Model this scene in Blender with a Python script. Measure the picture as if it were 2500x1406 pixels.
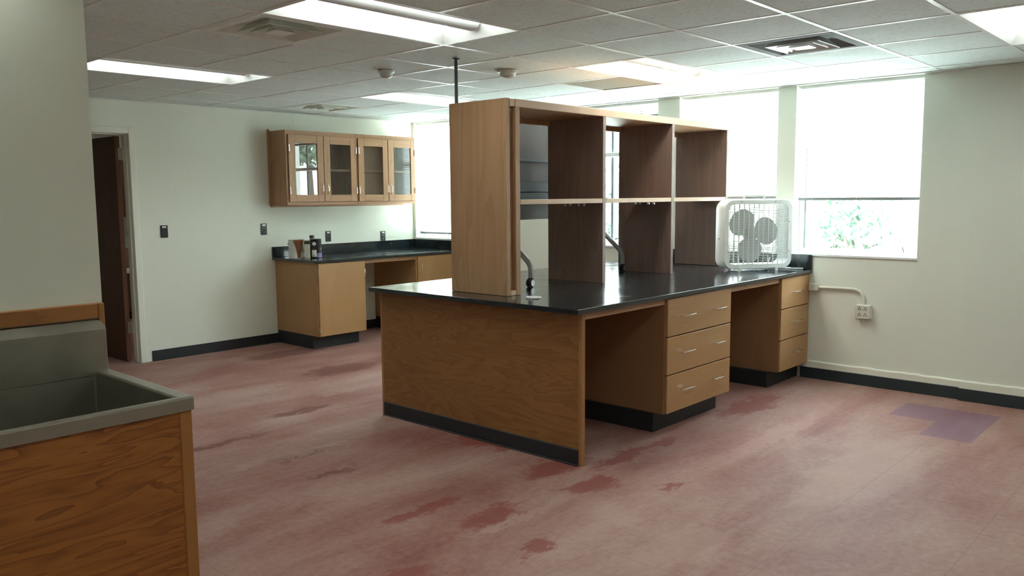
import bpy, bmesh, math, random
from mathutils import Vector, Matrix
random.seed(7)
C = bpy.context.scene.collection
for o in list(bpy.data.objects):
    bpy.data.objects.remove(o)
S = bpy.context.scene
PI = math.pi

# ------------------------------------------------------------------ camera
F_PX, CX, CY, CZ, YAW, PITCH, ROLL = 2023.0, -3.6605, -2.8028, 1.5415, 0.73787, -0.11052, -0.00784
fw = Vector((math.cos(PITCH)*math.cos(YAW), math.cos(PITCH)*math.sin(YAW), math.sin(PITCH)))
rt = Vector((math.sin(YAW), -math.cos(YAW), 0))
up = rt.cross(fw)
rt2 = math.cos(ROLL)*rt + math.sin(ROLL)*up
up2 = -math.sin(ROLL)*rt + math.cos(ROLL)*up
cam = bpy.data.objects.new('camera', bpy.data.cameras.new('camera'))
C.objects.link(cam)
cam.data.sensor_width = 36
cam.data.lens = 36*F_PX/2500
cam.data.clip_start = .05
cam.matrix_world = Matrix(((rt2.x, up2.x, -fw.x, CX), (rt2.y, up2.y, -fw.y, CY), (rt2.z, up2.z, -fw.z, CZ), (0, 0, 0, 1)))
S.camera = cam

# ------------------------------------------------------------------ daylight, exposure
SKY_STRENGTH = 24.0
SUN_STRENGTH = 18.0
LAMP_STRENGTH = 7.5
S.view_settings.view_transform = 'Standard'
S.view_settings.look = 'None'
S.view_settings.gamma = 1
S.view_settings.use_curve_mapping = False
S.view_settings.exposure = 0.42
S.cycles.sample_clamp_indirect = 0
S.cycles.diffuse_bounces = 6
S.cycles.max_bounces = 14
S.cycles.blur_glossy = .3
w = bpy.data.worlds.new('daylight')
S.world = w
w.use_nodes = True
bg = w.node_tree.nodes['Background']
bg.inputs[0].default_value = (.80, .93, 1, 1)
bg.inputs[1].default_value = SKY_STRENGTH
sun = bpy.data.objects.new('sun', bpy.data.lights.new('sun', 'SUN'))
C.objects.link(sun)
sun.data.energy = SUN_STRENGTH
sun.data.angle = math.radians(2)
sun.rotation_euler = Vector((.42, .22, -.88)).to_track_quat('-Z', 'Y').to_euler()

# ------------------------------------------------------------------ materials
def new_mat(name):
    m = bpy.data.materials.new(name)
    m.use_nodes = True
    nt = m.node_tree
    return m, nt, nt.nodes['Principled BSDF']

def N(nt, kind, **kw):
    n = nt.nodes.new(kind)
    for k, v in kw.items():
        if k.startswith('in_'):
            n.inputs[int(k[3:])].default_value = v
        else:
            setattr(n, k, v)
    return n

def L(nt, a, b):
    nt.links.new(a, b)

def ramp(nt, fac, stops):
    r = nt.nodes.new('ShaderNodeValToRGB')
    e = r.color_ramp.elements
    while len(e) < len(stops):
        e.new(.5)
    for i, (p, c) in enumerate(stops):
        e[i].position = p
        e[i].color = (*c, 1) if len(c) == 3 else c
    L(nt, fac, r.inputs[0])
    return r.outputs[0]

def math_n(nt, op, a, b=None, c=None, clamp=False):
    n = nt.nodes.new('ShaderNodeMath')
    n.operation = op
    n.use_clamp = clamp
    for i, v in enumerate((a, b, c)):
        if v is None:
            continue
        if isinstance(v, (int, float)):
            n.inputs[i].default_value = v
        else:
            L(nt, v, n.inputs[i])
    return n.outputs[0]

def mixc(nt, fac, a, b):
    n = nt.nodes.new('ShaderNodeMix')
    n.data_type = 'RGBA'
    for sock, v in ((n.inputs[0], fac), (n.inputs[6], a), (n.inputs[7], b)):
        if isinstance(v, (int, float)):
            sock.default_value = v
        elif isinstance(v, tuple):
            sock.default_value = (*v, 1) if len(v) == 3 else v
        else:
            L(nt, v, sock)
    return n.outputs[2]

def coords(nt, scale=(1, 1, 1), loc=(0, 0, 0)):
    tc = nt.nodes.new('ShaderNodeTexCoord')
    mp = nt.nodes.new('ShaderNodeMapping')
    mp.inputs['Scale'].default_value = scale
    mp.inputs['Location'].default_value = loc
    L(nt, tc.outputs['Object'], mp.inputs[0])
    return mp.outputs[0]

def noise(nt, vec, scale, detail=4, rough=.55, dist=0):
    n = nt.nodes.new('ShaderNodeTexNoise')
    n.inputs['Scale'].default_value = scale
    n.inputs['Detail'].default_value = detail
    n.inputs['Roughness'].default_value = rough
    n.inputs['Distortion'].default_value = dist
    L(nt, vec, n.inputs['Vector'])
    return n.outputs[0]

def bump(nt, bsdf, h, strength, dist=.002):
    b = nt.nodes.new('ShaderNodeBump')
    b.inputs['Strength'].default_value = strength
    b.inputs['Distance'].default_value = dist
    L(nt, h, b.inputs['Height'])
    L(nt, b.outputs[0], bsdf.inputs['Normal'])

def plain(name, col, rough=.5, metal=0, spec=.5, mottled=.06, scale=9):
    m, nt, b = new_mat(name)
    n = noise(nt, coords(nt), scale, 5)
    lo = tuple(c*(1-mottled) for c in col)
    hi = tuple(min(1, c*(1+mottled)) for c in col)
    L(nt, ramp(nt, n, [(.3, lo), (.7, hi)]), b.inputs[0])
    b.inputs['Roughness'].default_value = rough
    b.inputs['Metallic'].default_value = metal
    b.inputs['Specular IOR Level'].default_value = spec
    return m

def wood(name, light, dark, axis='z', rings=7, contrast=1, rough=.42, seed=0, scale=1.6, mottled=0, stretch=.22):
    """oak veneer: contour lines of stretched noise (cathedrals) plus fine pores"""
    m, nt, b = new_mat(name)
    st = {'x': (stretch, 1, 1), 'y': (1, stretch, 1), 'z': (1, 1, stretch)}[axis]
    fi = {'x': (.035, 1, 1), 'y': (1, .035, 1), 'z': (1, 1, .035)}[axis]
    n = noise(nt, coords(nt, st, (seed, seed*1.7, seed*.6)), scale, 3, .5, .6)
    wob = noise(nt, coords(nt, tuple(s*7 for s in st)), 3.0, 3)
    a = math_n(nt, 'ADD', math_n(nt, 'MULTIPLY', n, rings*2), math_n(nt, 'MULTIPLY', wob, .55))
    f = math_n(nt, 'FRACT', a)
    f = math_n(nt, 'POWER', f, 1.6)
    pore = noise(nt, coords(nt, fi), 170, 3, .6)
    pr = math_n(nt, 'MULTIPLY', math_n(nt, 'SUBTRACT', pore, .5), .9)
    fac = math_n(nt, 'ADD', math_n(nt, 'MULTIPLY', f, .75*contrast), math_n(nt, 'MULTIPLY', pr, .8*contrast), clamp=True)
    col = mixc(nt, fac, light, dark)
    if mottled:
        big = noise(nt, coords(nt, (1, 1, 1), (3, 1, 2)), 2.2, 2)
        col = mixc(nt, math_n(nt, 'MULTIPLY', big, mottled), col, tuple(c*.55 for c in light))
    L(nt, col, b.inputs[0])
    b.inputs['Roughness'].default_value = rough
    b.inputs['Specular IOR Level'].default_value = .4
    bump(nt, b, fac, .08, .001)
    return m

OAK = (.43, .245, .115)
M = {}
M['oak_v'] = wood('oak_vertical', (.42, .235, .120), (.29, .148, .068), 'z', 3, .75, seed=1, scale=6, stretch=.10)
M['oak_x'] = wood('oak_along_bench', (.42, .235, .120), (.29, .148, .068), 'x', 3, .75, seed=2, scale=6, stretch=.10)
M['oak_y'] = wood('oak_across', (.42, .240, .125), (.29, .150, .07), 'y', 5, .8, seed=3)
M['maple'] = wood('maple_fronts', (.46, .265, .115), (.39, .212, .085), 'x', 3, .55, .38, seed=4, mottled=.25)
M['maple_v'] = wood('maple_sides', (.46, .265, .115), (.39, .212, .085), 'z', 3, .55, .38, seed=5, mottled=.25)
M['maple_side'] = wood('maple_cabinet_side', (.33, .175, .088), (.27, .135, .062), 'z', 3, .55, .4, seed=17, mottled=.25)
M['end_panel'] = wood('oak_plywood_end', (.31, .145, .050), (.18, .072, .022), 'y', 7, .8, .4, seed=6, scale=5, mottled=.25, stretch=.18)
M['end_post'] = wood('oak_post', (.36, .18, .068), (.28, .13, .045), 'z', 4, .6, .4, seed=7)
M['sink_panel'] = wood('oak_plywood_sink', (.32, .115, .024), (.13, .038, .010), 'x', 5, .95, .4, seed=8, scale=9.5, stretch=.14)
M['sink_post'] = wood('oak_sink_post', (.34, .15, .042), (.23, .09, .023), 'z', 4, .7, .4, seed=9)
M['sink_rail'] = wood('oak_sink_rail', (.36, .155, .045), (.25, .10, .027), 'x', 4, .7, .4, seed=10)
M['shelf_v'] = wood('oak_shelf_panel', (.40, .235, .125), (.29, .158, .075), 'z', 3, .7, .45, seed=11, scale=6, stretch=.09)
M['shelf_shaded'] = wood('oak_shelf_shaded', (.215, .146, .12), (.155, .10, .08), 'z', 3, .7, .45, seed=21, scale=6, stretch=.09)  # shelf oak darkened so the dividers carry the shade inside the bays
M['shelf_edge'] = wood('oak_shelf_edge', (.55, .37, .245), (.44, .28, .17), 'x', 3, .5, .45, seed=12)
M['door_wood'] = wood('dark_door_veneer', (.11, .050, .030), (.07, .03, .018), 'z', 6, .7, .4, seed=13)
M['door_edge'] = wood('door_edge_wood', (.22, .11, .07), (.16, .075, .045), 'z', 4, .6, .5, seed=14)
M['walnut'] = wood('walnut_laminate', (.055, .035, .030), (.036, .022, .019), 'x', 4, .5, .5, seed=15)

def epoxy():
    m, nt, b = new_mat('black_epoxy')
    sm = noise(nt, coords(nt, (.7, 1.6, 1)), 4.2, 6, .65, 1.5)
    stain = ramp(nt, sm, [(.50, (.013, .019, .023)), (.60, (.020, .023, .023)), (.68, (.042, .036, .030))])
    L(nt, stain, b.inputs[0])
    rr = ramp(nt, noise(nt, coords(nt), 6, 4), [(.35, (.12,)*3), (.7, (.20,)*3)])
    L(nt, rr, b.inputs['Roughness'])
    b.inputs['Specular IOR Level'].default_value = .75
    return m
M['epoxy'] = epoxy()
M['rubber'] = plain('black_rubber', (.016, .019, .022), .55)
M['rubber_teal'] = plain('dark_teal_rubber', (.018, .030, .035), .5)

def paint(name, col, tex=45, strength=.25):
    m, nt, b = new_mat(name)
    n = noise(nt, coords(nt), tex, 5)
    big = noise(nt, coords(nt), 1.1, 3)
    c = mixc(nt, math_n(nt, 'MULTIPLY', big, .35), col, tuple(v*.9 for v in col))
    L(nt, c, b.inputs[0])
    b.inputs['Roughness'].default_value = .6
    b.inputs['Specular IOR Level'].default_value = .35
    bump(nt, b, n, strength, .003)
    return m
M['wall'] = paint('cream_wall_paint', (.76, .785, .685), 70, .12)
M['plaster'] = paint('cream_painted_masonry', (.745, .77, .69), 22, .45)
M['trim'] = paint('cream_trim_paint', (.78, .79, .69), 60, .08)
M['white'] = plain('white_enamel', (.80, .82, .80), .35, mottled=.02)
M['white_plastic'] = plain('white_plastic', (.62, .645, .62), .4, mottled=.03)
M['outlet_cream'] = plain('cream_plastic', (.66, .66, .57), .4, mottled=.03)
M['dark'] = plain('black_plastic', (.012, .012, .012), .35)
M['label'] = plain('white_label', (.75, .75, .72), .6, mottled=.02)
M['fan_blade'] = plain('grey_fan_blade', (.40, .41, .40), .4, mottled=.05)
M['chrome'] = plain('satin_nickel', (.72, .70, .66), .25, 1, mottled=.03)
M['steel_pole'] = plain('painted_steel_pole', (.09, .115, .125), .45, .3)
M['grey_tube'] = plain('grey_painted_tube', (.30, .33, .325), .3, .35)
M['teal_steel'] = plain('blue_grey_steel', (.035, .055, .063), .45, .1)
M['vent_metal'] = plain('aluminium_diffuser', (.82, .85, .85), .3, .15)
M['vent_frame'] = plain('grey_diffuser_frame', (.24, .255, .255), .8, 0, .1)
M['shade_grey'] = plain('shade_grey_rail', (.24, .26, .26), .5)  # white bottom rail greyed to carry its backlit silhouette; also colours the jamb strip
M['vent_paint'] = plain('painted_diffuser', (.72, .76, .70), .5, .0)
M['basket'] = plain('lamp_basket', (.62, .63, .62), .5, mottled=.02)

def stainless():
    m, nt, b = new_mat('brushed_stainless')
    n = noise(nt, coords(nt, (.05, 1, 1)), 260, 3)
    big = noise(nt, coords(nt), 5, 4)
    L(nt, ramp(nt, big, [(.3, (.25, .235, .195)), (.75, (.32, .305, .25))]), b.inputs[0])
    b.inputs['Metallic'].default_value = .85
    L(nt, ramp(nt, n, [(.3, (.34,)*3), (.7, (.5,)*3)]), b.inputs['Roughness'])
    return m
M['steel'] = stainless()

def glass(name, tint=(1, 1, 1), ior=1.5, gain=1.0):
    m, nt, b = new_mat(name)
    nt.nodes.remove(b)
    out = nt.nodes['Material Output']
    tr = N(nt, 'ShaderNodeBsdfTransparent')
    tr.inputs[0].default_value = (*tint, 1)
    gl = N(nt, 'ShaderNodeBsdfGlossy')
    gl.inputs['Roughness'].default_value = .0
    ge = N(nt, 'ShaderNodeNewGeometry')
    dt = N(nt, 'ShaderNodeVectorMath', operation='DOT_PRODUCT')
    L(nt, ge.outputs['Incoming'], dt.inputs[0])
    L(nt, ge.outputs['Normal'], dt.inputs[1])
    r0 = 2*((ior-1)/(ior+1))**2                     # two faces of a thin pane
    sch = math_n(nt, 'MULTIPLY_ADD', math_n(nt, 'POWER', math_n(nt, 'SUBTRACT', 1.0, math_n(nt, 'ABSOLUTE', dt.outputs['Value']), clamp=True), 5), 1-r0, r0)
    mx = N(nt, 'ShaderNodeMixShader')
    L(nt, math_n(nt, 'MULTIPLY', sch, gain, clamp=True), mx.inputs[0])
    L(nt, tr.outputs[0], mx.inputs[1])
    L(nt, gl.outputs[0], mx.inputs[2])
    L(nt, mx.outputs[0], out.inputs[0])
    return m
M['window_glass'] = glass('window_glass', (.97, .99, .985))
M['door_glass'] = glass('cabinet_glass', (.80, .83, .82), 1.55, 1.0)

def emit(name, col, s):
    m, nt, b = new_mat(name)
    b.inputs['Base Color'].default_value = (.9, .9, .9, 1)
    b.inputs['Emission Color'].default_value = (*col, 1)
    b.inputs['Emission Strength'].default_value = s
    return m
M['lamp'] = emit('fluorescent_lens', (.93, 1, .95), LAMP_STRENGTH)
M['lamp_warm'] = emit('warm_fluorescent_lens', (1, .95, .84), LAMP_STRENGTH*1.8)

def ceiling_mat(name, col):
    m, nt, b = new_mat(name)
    n = noise(nt, coords(nt), 120, 4, .7)
    n2 = noise(nt, coords(nt), 38, 3, .6)
    f = math_n(nt, 'ADD', math_n(nt, 'MULTIPLY', n, .6), math_n(nt, 'MULTIPLY', n2, .4))
    L(nt, ramp(nt, f, [(.36, tuple(c*.70 for c in col)), (.46, col), (.7, tuple(c*1.06 for c in col))]), b.inputs[0])
    b.inputs['Roughness'].default_value = .9
    b.inputs['Specular IOR Level'].default_value = .1
    bump(nt, b, f, .5, .004)
    return m
M['ceiling'] = ceiling_mat('acoustic_tile', (.71, .78, .755))
M['stain_tile'] = ceiling_mat('yellowed_tile', (.36, .33, .26))
M['grid'] = plain('white_grid', (.74, .75, .73), .4, mottled=.02)

def slat_mat():
    m, nt, b = new_mat('white_blind_slat')
    out = nt.nodes['Material Output']
    b.inputs['Base Color'].default_value = (.85, .87, .86, 1)
    b.inputs['Roughness'].default_value = .5
    t = N(nt, 'ShaderNodeBsdfTranslucent')
    t.inputs[0].default_value = (.9, .92, .9, 1)
    mx = N(nt, 'ShaderNodeMixShader')
    mx.inputs[0].default_value = .6
    L(nt, b.outputs[0], mx.inputs[1])
    L(nt, t.outputs[0], mx.inputs[2])
    L(nt, mx.outputs[0], out.inputs[0])
    return m
M['slat'] = slat_mat()

def floor_mat():
    m, nt, b = new_mat('worn_red_floor')
    P0 = coords(nt)
    # wiped haze: streaks along the room plus fine mottling
    s1 = noise(nt, coords(nt, (.45, 1.5, 1), (2.3, .7, 0)), 1.5, 7, .62, .5)
    s2 = noise(nt, coords(nt, (1, 1, 1), (5, 2, 0)), .8, 6, .62, .3)
    s3 = noise(nt, P0, 26, 5, .7)
    hz = math_n(nt, 'ADD', math_n(nt, 'MULTIPLY', s1, .55), math_n(nt, 'MULTIPLY', s2, .45))
    hz = math_n(nt, 'ADD', hz, math_n(nt, 'MULTIPLY', math_n(nt, 'SUBTRACT', s3, .5), .26))
    col = ramp(nt, hz, [(.34, (.175, .055, .043)), (.43, (.250, .106, .084)), (.51, (.305, .165, .137)), (.62, (.375, .24, .207))])
    # worn-through red patches
    wob = nt.nodes.new('ShaderNodeTexNoise')
    wob.inputs['Scale'].default_value = 6.5
    wob.inputs['Detail'].default_value = 6
    wob.inputs['Roughness'].default_value = .74
    L(nt, coords(nt, (.7, 1.3, 1)), wob.inputs['Vector'])
    vs = N(nt, 'ShaderNodeVectorMath', operation='SUBTRACT')
    L(nt, wob.outputs['Color'], vs.inputs[0])
    vs.inputs[1].default_value = (.5, .5, .5)
    vm = N(nt, 'ShaderNodeVectorMath', operation='MULTIPLY')
    L(nt, vs.outputs[0], vm.inputs[0])
    vm.inputs[1].default_value = (.62, .36, 0)
    va = N(nt, 'ShaderNodeVectorMath', operation='ADD')
    L(nt, P0, va.inputs[0])
    L(nt, vm.outputs[0], va.inputs[1])
    def blob(cx, cy, rx, ry, soft=.45):
        a = N(nt, 'ShaderNodeVectorMath', operation='SUBTRACT')
        L(nt, va.outputs[0], a.inputs[0])
        a.inputs[1].default_value = (cx, cy, 0)
        d = N(nt, 'ShaderNodeVectorMath', operation='MULTIPLY')
        L(nt, a.outputs[0], d.inputs[0])
        d.inputs[1].default_value = (1/rx, 1/ry, 0)
        ln = N(nt, 'ShaderNodeVectorMath', operation='LENGTH')
        L(nt, d.outputs[0], ln.inputs[0])
        mr = N(nt, 'ShaderNodeMapRange', interpolation_type='SMOOTHSTEP')
        L(nt, ln.outputs['Value'], mr.inputs[0])
        mr.inputs[1].default_value = 1.0
        mr.inputs[2].default_value = 1.0-soft
        return mr.outputs[0]
    def union(lst):
        r = None
        for q in lst:
            k = blob(*q)
            r = k if r is None else math_n(nt, 'MAXIMUM', r, k)
        return r
    red = union([(-.22, -.22, .24, .13), (-.10, .12, .30, .14), (-.86, -.10, .22, .10), (-1.05, .20, .30, .07),
                 (.45, -.08, .50, .07), (-.02, .75, .10, .4), (1.95, -.10, .55, .16), (.05, -.55, .10, .06),
                 (-1.00, -.50, .13, .10), (-1.6, -.30, .22, .10)])
    col = mixc(nt, math_n(nt, 'MULTIPLY', red, .80), col, (.205, .045, .034))
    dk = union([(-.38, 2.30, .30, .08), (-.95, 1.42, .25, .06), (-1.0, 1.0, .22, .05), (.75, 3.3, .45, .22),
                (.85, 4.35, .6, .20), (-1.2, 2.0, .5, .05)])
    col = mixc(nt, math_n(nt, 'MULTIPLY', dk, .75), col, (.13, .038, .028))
    pale = union([(-.35, 1.72, .75, .10), (-1.0, 1.45, .5, .06), (-.75, -.22, .5, .045), (1.0, -1.25, .9, .3), (-.55, -1.0, .45, .16), (.35, 2.6, .4, .10), (1.4, -.55, .8, .12)])
    col = mixc(nt, math_n(nt, 'MULTIPLY', pale, .42), col, (.42, .27, .235))
    # lilac tiles laid in an L by the window wall
    sx = N(nt, 'ShaderNodeSeparateXYZ')
    L(nt, P0, sx.inputs[0])
    def rect(x0, x1, y0, y1):
        f = math_n(nt, 'GREATER_THAN', sx.outputs[0], x0)
        for op, s, v in (('LESS_THAN', 0, x1), ('GREATER_THAN', 1, y0), ('LESS_THAN', 1, y1)):
            f = math_n(nt, 'MULTIPLY', f, math_n(nt, op, sx.outputs[s], v))
        return f
    lil = math_n(nt, 'MAXIMUM', rect(2.32, 2.74, -1.54, -.93), rect(1.93, 2.32, -1.54, -1.24))
    col = mixc(nt, math_n(nt, 'MULTIPLY', lil, .58), col, mixc(nt, s1, (.095, .045, .10), (.21, .12, .20)))
    # faint tile joints
    for k in (0, 1):
        fr = math_n(nt, 'FRACT', math_n(nt, 'MULTIPLY', math_n(nt, 'ADD', sx.outputs[k], 30.11 if k == 0 else 30.0), 1/.61))
        ln = math_n(nt, 'LESS_THAN', fr, .008)
        col = mixc(nt, math_n(nt, 'MULTIPLY', ln, .28), col, (.14, .06, .05))
    L(nt, col, b.inputs[0])
    rr = ramp(nt, hz, [(.35, (.56,)*3), (.62, (.72,)*3)])
    L(nt, rr, b.inputs['Roughness'])
    b.inputs['Specular IOR Level'].default_value = .32
    return m
M['floor'] = floor_mat()

# ------------------------------------------------------------------ builders
def root_loc(o):
    while o.parent:
        o = o.parent
    return o.location if not o.get('_local') else Vector((0, 0, 0))

LOCAL = set()

class MB:
    def __init__(s):
        s.bm = bmesh.new()
    def box(s, x0, x1, y0, y1, z0, z1):
        vs = [s.bm.verts.new((x, y, z)) for z in (z0, z1) for y in (y0, y1) for x in (x0, x1)]
        for f in ((0, 2, 3, 1), (4, 5, 7, 6), (0, 1, 5, 4), (2, 6, 7, 3), (0, 4, 6, 2), (1, 3, 7, 5)):
            s.bm.faces.new([vs[i] for i in f])
        return s
    def quad(s, *pts):
        s.bm.faces.new([s.bm.verts.new(p) for p in pts])
        return s
    def prism(s, pts, vec):
        """closed outline pts extruded along vec"""
        vec = Vector(vec)
        a = [s.bm.verts.new(p) for p in pts]
        b = [s.bm.verts.new(Vector(p)+vec) for p in pts]
        n = len(a)
        s.bm.faces.new(a[::-1])
        s.bm.faces.new(b)
        for i in range(n):
            s.bm.faces.new((a[i], a[(i+1) % n], b[(i+1) % n], b[i]))
        return s
    def tube(s, pts, r, seg=10, cap=True):
        pts = [Vector(p) for p in pts]
        rings = []
        t0 = (pts[1]-pts[0]).normalized()
        ref = Vector((0, 0, 1)) if abs(t0.z) < .9 else Vector((1, 0, 0))
        u = t0.cross(ref).normalized()
        for i, p in enumerate(pts):
            a = pts[max(i-1, 0)]
            b = pts[min(i+1, len(pts)-1)]
            t = (b-a).normalized()
            u = (u - t*u.dot(t)).normalized()
            v = t.cross(u)
            rr = r[i] if isinstance(r, (list, tuple)) else r
            rings.append([s.bm.verts.new(p+rr*(math.cos(2*PI*k/seg)*u+math.sin(2*PI*k/seg)*v)) for k in range(seg)])
        for a, b in zip(rings, rings[1:]):
            for k in range(seg):
                s.bm.faces.new((a[k], a[(k+1) % seg], b[(k+1) % seg], b[k]))
        if cap:
            s.bm.faces.new(rings[0][::-1])
            s.bm.faces.new(rings[-1])
        return s
    def lathe(s, prof, c, axis='z', seg=28):
        """prof: list of (radius, height along the axis) from one end to the other"""
        c = Vector(c)
        def P(r, h, a):
            p = {'z': (r*math.cos(a), r*math.sin(a), h), 'y': (r*math.cos(a), h, r*math.sin(a)), 'x': (h, r*math.cos(a), r*math.sin(a))}[axis]
            return c+Vector(p)
        rings = []
        for r, h in prof:
            rings.append([s.bm.verts.new(P(max(r, 1e-4), h, 2*PI*k/seg)) for k in range(seg)])
        for a, b in zip(rings, rings[1:]):
            for k in range(seg):
                s.bm.faces.new((a[k], a[(k+1) % seg], b[(k+1) % seg], b[k]))
        s.bm.faces.new(rings[0][::-1])
        s.bm.faces.new(rings[-1])
        return s
    def build(s, name, mat, parent=None, bevel=0, smooth=False, seg=1, label=None):
        bm = s.bm
        if parent is not None:
            r = parent
            while r.parent:
                r = r.parent
            if r.name not in LOCAL:
                bmesh.ops.translate(bm, verts=bm.verts, vec=-Vector(r.location))
        bmesh.ops.recalc_face_normals(bm, faces=bm.faces)
        me = bpy.data.meshes.new(name)
        bm.to_mesh(me)
        bm.free()
        o = bpy.data.objects.new(name, me)
        C.objects.link(o)
        me.materials.append(M[mat] if isinstance(mat, str) else mat)
        if parent is not None:
            o.parent = parent
        if smooth:
            for p in me.polygons:
                p.use_smooth = True
            me.set_sharp_from_angle(angle=math.radians(40))
        if bevel:
            b = o.modifiers.new('bevel', 'BEVEL')
            b.width = bevel
            b.segments = seg
            b.limit_method = 'ANGLE'
        if label:
            o['label'] = label
        return o

def thing(name, label, cat, loc, group=None, rotz=None):
    o = bpy.data.objects.new(name, None)
    o.empty_display_size = .1
    C.objects.link(o)
    o.location = loc
    if rotz is not None:
        o.rotation_euler = (0, 0, rotz)
        LOCAL.add(o.name)
    o['label'] = label
    o['category'] = cat
    if group:
        o['group'] = group
    return o

def tag(o, label, cat, group=None):
    o['label'] = label
    o['category'] = cat
    if group:
        o['group'] = group
    return o

def struct(o, label=None, cat=None):
    o['kind'] = 'structure'
    if label:
        o['label'] = label
        o['category'] = cat
    return o

def sroot(name, loc, label, cat):
    return struct(thing(name, label, cat, loc), label, cat)

def arc(c, r, a0, a1, n, plane):
    out = []
    for i in range(n+1):
        a = a0+(a1-a0)*i/n
        u, v = r*math.cos(a), r*math.sin(a)
        out.append({'xz': (c[0]+u, c[1], c[2]+v), 'yz': (c[0], c[1]+u, c[2]+v), 'xy': (c[0]+u, c[1]+v, c[2])}[plane])
    return out

def rrect(w, h, r, n=6):
    pts = []
    for cx, cy, a0 in ((w/2-r, h/2-r, 0), (-w/2+r, h/2-r, PI/2), (-w/2+r, -h/2+r, PI), (w/2-r, -h/2+r, 1.5*PI)):
        for i in range(n+1):
            a = a0+PI/2*i/n
            pts.append((cx+r*math.cos(a), cy+r*math.sin(a)))
    return pts

# ------------------------------------------------------------------ dimensions
XW, YL, H = 3.108, 4.981, 2.434
X0, Y0 = -6.2, -5.2
WT = .28                                # window wall thickness
ZS = 1.045                              # window sill height

# ------------------------------------------------------------------ the shell
struct(MB().box(X0-.3, XW+WT, Y0-.3, 9.0, -.12, 0).build('floor', 'floor'), 'worn dull red floor with scuffs and red patches', 'floor')

# window wall with its openings (piers, sill wall, lintel) as one masonry wall
WIN = [(-.84, .147), (.305, 1.253), (1.484, 2.44), (3.97, 4.94)]
mb = MB()
mb.box(XW, XW+WT, Y0-.3, 9.0, -.12, ZS-.02)
mb.box(XW, XW+WT, Y0-.3, 9.0, H-.005, 3.0)
edges = [Y0-.3]+[v for a in WIN for v in a]+[9.0]
for a, b in zip(edges[0::2], edges[1::2]):
    mb.box(XW, XW+WT, a, b, ZS-.02, H-.005)
mb.box(XW-.03, XW, Y0, -1.187, 0, H)     # shallow pier at the right
struct(mb.build('wall_right', 'plaster'), 'cream painted masonry wall with the windows', 'wall')

# cabinet wall with the doorway
DX0, DX1, DZ = -1.25, -.322, 2.137
mb = MB()
mb.box(X0-.3, DX0-.04, YL, YL+.12, 0, 3.0)
mb.box(DX1+.06, XW, YL, YL+.12, 0, 3.0)
mb.box(DX0-.04, DX1+.06, YL, YL+.12, DZ+.02, 3.0)
struct(mb.build('wall_left', 'wall'), 'cream wall behind the oak cabinets', 'wall')
struct(MB().box(X0-.3, -2.378, .50, .64, 0, 3.0).build('wall_partition', 'wall'), 'cream wall end behind the steel sink', 'wall')
struct(MB().box(X0-.3, X0, Y0-.3, YL, 0, 3.0).build('wall_back', 'wall'), 'cream wall behind the viewer', 'wall')
struct(MB().box(X0, XW, Y0-.3, Y0, 0, 3.0).build('wall_side', 'wall'), 'cream wall on the side out of view', 'wall')
# room beyond the doorway
for nm, bb in (('wall_far', (-3.0, 2.4, 8.5, 8.6)), ('wall_beyond_left', (-3.0, -2.9, YL+.12, 8.5)), ('wall_beyond_right', (2.3, 2.4, YL+.12, 8.5))):
    struct(MB().box(*bb, 0, 3.0).build(nm, 'wall'), 'white wall of the room beyond the doorway', 'wall')

# rubber base and plaster ledge
mb = MB()
mb.box(-.21, 1.17, YL-.008, YL, 0, .10)
mb.box(-.21, 1.17, YL-.016, YL, 0, .012)
mb.box(1.76, 2.48, YL-.008, YL, 0, .10)
struct(mb.build('baseboard_left', 'rubber'), 'black rubber base along the cabinet wall', 'baseboard')
mb = MB()
mb.box(XW-.024, XW, -1.187, .04, 0, .092)
mb.box(XW-.054, XW-.03, Y0, -1.187, 0, .092)
struct(mb.build('baseboard_right', 'rubber_teal', bevel=.003), 'dark teal rubber base under the window wall', 'baseboard')
def ledge(x0, x1, y0, y1, z0, z1):
    m = MB()
    n = max(2, int((y1-y0)/.05))
    prof = []
    for i in range(n+1):
        y = y0+(y1-y0)*i/n
        prof.append((x0+random.uniform(-.001, .001), y, z1+random.uniform(-.004, .003)))
    bm = m.bm
    rows = []
    for (x, y, z) in prof:
        rows.append([bm.verts.new(p) for p in ((x, y, z0), (x, y, z-.006), (x+.006, y, z), (x1, y, z+.004))])
    for a, b in zip(rows, rows[1:]):
        for k in range(3):
            bm.faces.new((a[k], b[k], b[k+1], a[k+1]))
    bm.faces.new(rows[0])
    bm.faces.new(rows[-1][::-1])
    return m
lm = ledge(XW-.016, XW, -1.187, .04, .088, .145)
l2 = ledge(XW-.046, XW-.03, -2.6, -1.187, .088, .150)
me2 = bpy.data.meshes.new('t'); l2.bm.to_mesh(me2); lm.bm.from_mesh(me2)
struct(lm.build('trim_1', 'trim'), 'cream plaster ledge above the rubber base', 'trim')

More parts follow.
